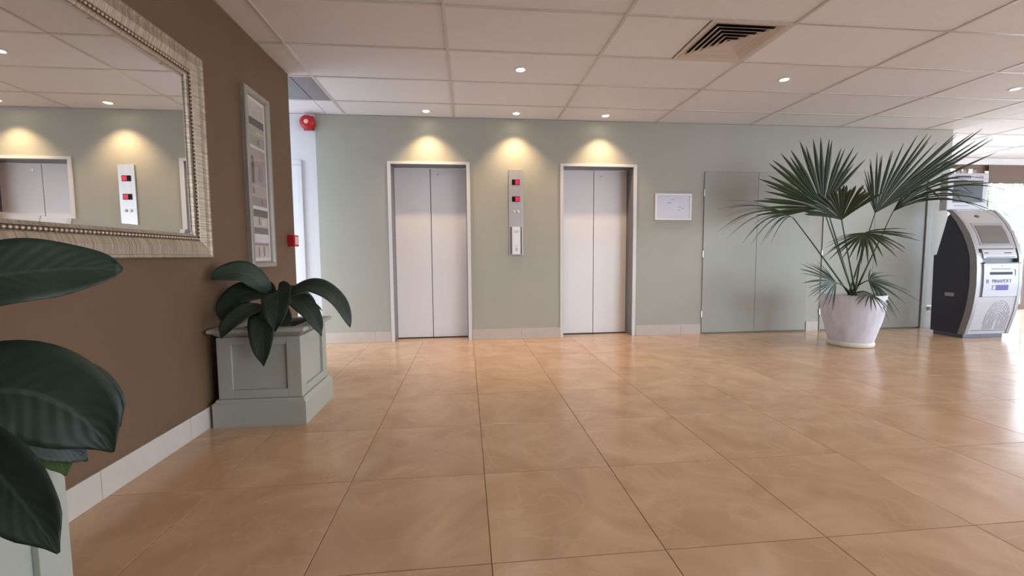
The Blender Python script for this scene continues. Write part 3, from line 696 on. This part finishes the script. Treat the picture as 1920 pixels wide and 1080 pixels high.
# ------------------------------------------------------------------ cash kiosk
KX0, KX1 = 5.705, 6.290; KY_BACK = 4.805
kiosk = tag(empty('cash_machine', ((KX0+KX1)/2, 4.6, 0)), 'silver bow fronted cash kiosk with dark blue sides and a top screen', 'cash machine')
outer = [(.045, 4.425), (.14, 4.403), (.30, 4.366), (.455, 4.345), (.625, 4.335), (.805, 4.340), (.955, 4.352), (1.075, 4.385), (1.215, 4.437), (1.354, 4.515), (1.473, 4.611), (1.53, 4.675)]
def fy(z):
    if z <= outer[0][0]: return outer[0][1]
    for (a, ya), (b, yb) in zip(outer, outer[1:]):
        if z <= b: return ya+(yb-ya)*(z-a)/(b-a)
    return outer[-1][1]
def fyi(z): return fy(z)+(.070 if z < 1.3 else .070-(z-1.3)*.06)
M_NAVY = mat('navy_kiosk_side', (48, 50, 66), .45); M_KSILVER = mat('kiosk_silver', (146, 146, 148), .35, metal=.35)
M_KWHITE = mat('kiosk_light_grey', (176, 176, 182), .35); M_KDARK = mat('kiosk_charcoal', (46, 46, 52), .4); M_KPLINTH = mat('kiosk_plinth', (88, 94, 110), .5)
zs = [.045+(1.45-.045)*k/30 for k in range(31)]
side = [(KY_BACK, .045), (KY_BACK+.012, .965), (KY_BACK-.02, .972), (4.685, 1.43), (4.665, 1.45)]+[(fyi(z)-.001, z) for z in reversed(zs)]
prism('cabinet', side, 'x', KX0+.012, KX1-.012, M_NAVY, kiosk)
zb_ = [.045+(1.50-.045)*k/36 for k in range(37)]
for a, b in ((KX0, KX0+.042), (KX1-.042, KX1)):
    poly = [(fyi(z), z) for z in zb_]+[(fy(z), z) for z in reversed(zb_)]
    autosmooth(prism('side_band', poly, 'x', a, b, M_KSILVER, kiosk), 30)
def front_strip(name, z0, z1, m, off=.012, x0=KX0+.0425, x1=KX1-.0425, th=.03, parent=kiosk, n=10):
    zz = [z0+(z1-z0)*k/n for k in range(n+1)]
    poly = [(fy(z)+off, z) for z in zz]+[(fy(z)+off+th, z) for z in reversed(zz)]
    return autosmooth(prism(name, poly, 'x', x0, x1, m, parent), 30)
low = front_strip('lower_panel', .05, .488, M_KWHITE, .006, KX0+.02+.0225)
up = front_strip('service_door', .492, .868, mat('kiosk_white', (182, 186, 196), .3), .002, KX0+.095, KX1-.0425)
front_strip('door_edge', .492, .99, M_KSILVER, .016, KX0+.0425, KX0+.0945)
front_strip('shelf_recess', .870, .925, M_KDARK, .035, KX0+.095)
slotm = front_strip('slot_module', .927, 1.035, M_KWHITE, .006, KX0+.095, KX1-.06)
top = front_strip('screen_housing', 1.038, 1.49, mat('kiosk_bezel', (156, 154, 154), .35), .006)
def decal(name, u0, u1, z0, z1, m, off, parent, th=.003):   # u from the kiosk's left edge in metres
    return front_strip(name, z0, z1, m, off, KX0+u0, KX0+u1, th, parent, 5)
decal('module_groove', .10, .50, 1.026, 1.036, M_KDARK, .004, slotm); decal('card_slot', .115, .165, .984, .993, M_BLACK, .004, slotm); decal('note_slot', .37, .465, .984, .993, M_BLACK, .004, slotm)
decal('module_groove', .13, .50, .933, .944, M_KDARK, .004, slotm)
front_strip('shelf', .868, .880, M_KDARK, -.012, KX0+.09, KX1-.03, .05)
scr = decal('screen_bezel', .085, .50, 1.075, 1.335, M_KSILVER, .002, top, .01)
decal('touch_screen', .115, .47, 1.095, 1.305, mat('kiosk_screen', (92, 88, 84), .3), -.001, top, .006)
badge = MB().lathe([(.0001, .004), (.030, .004), (.034, 0)], 24, cap=False).build('oval_badge', M_KDARK, None, True)
tz = 1.415; nrm_ = Vector((0, -(1.473-1.354), (4.611-4.515))).normalized()
badge.data.transform(Matrix.Translation((KX0+.25, fy(tz)+.0055, tz)) @ Vector((0, 0, 1)).rotation_difference(nrm_).to_matrix().to_4x4() @ Matrix.Diagonal((1, .6, 1, 1))); par(badge, top)
# service door: lens, note slot, print
decal('lens', .32, .336, .838, .846, M_KDARK, .0, up); decal('cash_slot', .17, .46, .742, .772, M_BLACK, 0, up); decal('door_mark', .492, .500, .73, .80, M_KDARK, 0, up); decal('door_mark', .47, .492, .793, .80, M_KDARK, 0, up)
M_LOGO = mat('grey_blue_print', (128, 130, 162), .6); M_PURPLE = mat('violet_print', (92, 84, 160), .6); M_INKD = mat('dark_print', (72, 72, 92), .6); M_INKR = mat('red_print', (186, 110, 120), .6)
decal('printed_caption', .19, .44, .802, .812, M_LOGO, .0005, up)
text('logo_lettering', 'PINAPEXT', .056, (KX0+.325, fy(.668)-.0004, .668), (1, 0, 0), (0, 0, 1), M_LOGO, up)
decal('logo_emblem', .125, .160, .645, .69, M_LOGO, .0005, up)
decal('badge_outline', .205, .255, .568, .622, M_LOGO, .0005, up); decal('badge_inner', .213, .248, .576, .614, mat('kiosk_white', (182, 186, 196)), .0, up); decal('violet_badge', .256, .415, .565, .625, M_PURPLE, .0005, up)
# finger print emblem of arched lines on the lower panel
fpm = MB(); cxx = .355
for k in range(9):
    rx, rz = .155-.0165*k, .205-.021*k; pts = []
    za_ = .235-.004*k
    for t in range(-2, 25):
        if t < 0: px, pz = -rx, .105+(t+2)*((za_-.105)/2)
        elif t > 22: px, pz = rx, za_-(t-22)*((za_-.105)/2)
        else:
            a = math.pi*(1-t/22); px, pz = rx*math.cos(a), za_+rz*math.sin(a)
        pts.append((px, pz))
    if k < 9:
        for q in range(len(pts)-1):
            (xa, z_a), (xb, z_b) = pts[q], pts[q+1]
            if (q*7+k*5) % 11 == 0: continue
            dx, dz = xb-xa, z_b-z_a; l = math.hypot(dx, dz) or 1; ox, oz = -dz/l*.0034, dx/l*.0034
            f = lambda u, z, o: (KX0+cxx+u, fy(z)+.0060-o, z)
            fpm.loft([[f(xa+ox, z_a+oz, .0), f(xa-ox, z_a-oz, .0), f(xa-ox, z_a-oz, .001), f(xa+ox, z_a+oz, .001)], [f(xb+ox, z_b+oz, .0), f(xb-ox, z_b-oz, .0), f(xb-ox, z_b-oz, .001), f(xb+ox, z_b+oz, .001)]])
fpm.build('fingerprint_emblem', mat('fingerprint_grey', (128, 128, 142), .6), low)
decal('kick_line', .07, .53, .088, .094, M_KDARK, .005, low)
B('plinth', (KX0+.03, KX1-.03, 4.46, KY_BACK-.02, .0005, .0445), M_KPLINTH, kiosk, .004)
B('side_label', (KX0+.010, KX0+.0118, 4.565, 4.665, .478, .522), mat('label_grey', (150, 150, 156), .5), kiosk)
# top screen
MX0, MX1, MYF, MZ0_, MZ1_ = 5.725, 6.272, 4.715, 1.505, 1.945
mon = B('top_screen_case', (MX0, MX1, MYF, MYF+.085, MZ0_, MZ1_), M_KWHITE, kiosk, .012)
B('screen_glass', (MX0+.075, MX1-.075, MYF-.002, MYF-.0002, 1.595, 1.855), mat('dark_screen', (40, 40, 40), .3, spec=.25), mon)
B('neck', (5.86, 6.13, MYF+.0, MYF+.07, 1.451, 1.504), M_KSILVER, kiosk)
text('header_lettering', 'BITCOIN', .052, (MX0+.20, MYF-.001, 1.893), (1, 0, 0), (0, 0, 1), M_INKD, mon)
text('header_lettering', 'ATM', .052, (MX0+.42, MYF-.001, 1.893), (1, 0, 0), (0, 0, 1), M_INKR, mon)
B('caption_strip', (MX0+.10, MX0+.30, MYF-.0012, MYF-.0002, 1.552, 1.561), M_LOGO, mon)
# power socket low on the wall with its plug lead
so_ = tag(empty('wall_socket', (6.1, DW, .26)), 'small white wall socket with a plug beside the cash machine', 'socket')
B('face_plate', (6.045, 6.135, DW-.012, DW-.0005, .225, .305), M_SIGNF, so_, .003)
B('plug', (6.07, 6.12, DW-.05, DW-.0122, .235, .285), M_SIGNF, so_, .004)

# ------------------------------------------------------------------ roller blind and outside
bl = tag(empty('roller_blind', (10.1, YW-.09, 2.13)), 'half lowered dark brown roller blind above the garden window', 'blind')
M_BLIND = mat('brown_blind_fabric', (104, 88, 76), .8, noise=.05, nscale=20)
B('fabric', (8.72, XR-.1, YW-.085, YW-.08, 2.19, 2.455), M_BLIND, bl); B('hem_bar', (8.72, XR-.1, YW-.092, YW-.073, 2.15, 2.189), M_BLIND, bl, .004)
M_PAVE = mat('outside_paving', (158, 159, 160), .85, noise=.06, nscale=3)
mb = MB(); mb.box(-30, 40, YW+.16, 60, -.2, -.13); mb.box(XR+.36, 60, -40, YW+.159, -.2, -.13); mb.box(-30, XR+.359, -40, YR-.36, -.2, -.13); mb.box(-30, XC-.3, YR-.359, YW+.159, -.2, -.13)
tag(mb.build('ground', M_PAVE), 'pale paving outside the windows', 'ground', kind='structure')
M_FOL = mat('garden_foliage', (84, 112, 58), .6, noise=.25, nscale=1.5); M_TRUNK = mat('tree_bark', (96, 80, 66), .9)
def shrub(loc, h, rad, n, label, seed):
    rs = random.Random(seed); loc = Vector(loc)
    r = tag(empty('garden_tree', loc), label, 'tree')
    tr = MB()
    tr.tube([loc, loc+Vector((.05, 0, h*.4)), loc+Vector((0, .05, h*.75))], [.09, .07, .04], 8)
    for k in range(5):
        a = 2*math.pi*k/5; tr.tube([loc+Vector((.03, 0, h*.42)), loc+Vector((math.cos(a)*rad*.6, math.sin(a)*rad*.6, h*.72))], [.04, .015], 6)
    par(tr.build('trunk', M_TRUNK, None, True), r)
    mb = MB(); cl = [(rs.uniform(-.6, .6)*rad, rs.uniform(-.6, .6)*rad, h*rs.uniform(.35, .85), rad*rs.uniform(.35, .6)) for _ in range(14)]
    for k in range(n):
        c = rs.choice(cl); d = Vector((rs.gauss(0, 1), rs.gauss(0, 1), rs.gauss(0, 1))).normalized()*c[3]*rs.uniform(.6, 1)
        p = loc+Vector(c[:3])+d; s_ = rs.uniform(.06, .13)
        a = Vector((rs.gauss(0, 1), rs.gauss(0, 1), rs.gauss(0, 1))).normalized(); b = a.orthogonal().normalized()
        mb.face([mb.bm.verts.new(p+a*s_), mb.bm.verts.new(p+b*s_*.5), mb.bm.verts.new(p-a*s_), mb.bm.verts.new(p-b*s_*.5)])
    tag(mb.build('foliage', M_FOL, r), kind='stuff')
shrub((14.9, 11.2, -.13), 3.7, 1.6, 3400, 'rounded pale green tree behind the rolled blind window', 1)
shrub((18.9, 11.2, -.13), 4.2, 1.5, 2600, 'taller pale green tree further along the garden', 2)
shrub((10.9, 11.2, -.13), 3.2, 1.3, 2200, 'smaller pale green tree behind the cash machine', 3)
nb = tag(empty('outdoor_bench', (11.4, 8.2, -.13)), 'dark blue bench outside the window beside the cash machine', 'bench')
M_NB = mat('navy_bench_paint', (44, 46, 92), .5)
for k in range(3): B('slat', (10.9, 12.1, 8.36, 8.39, .93+k*.09, 1.01+k*.09), M_NB, nb, .004)
for k in range(4): B('slat', (10.9, 12.1, 7.95+k*.1, 8.04+k*.1, .50, .53), M_NB, nb, .004)
for x in (10.95, 12.0):
    B('leg', (x, x+.05, 8.33, 8.36, -.13, 1.2), M_NB, nb); B('leg', (x, x+.05, 7.96, 8.01, -.13, .5), M_NB, nb)
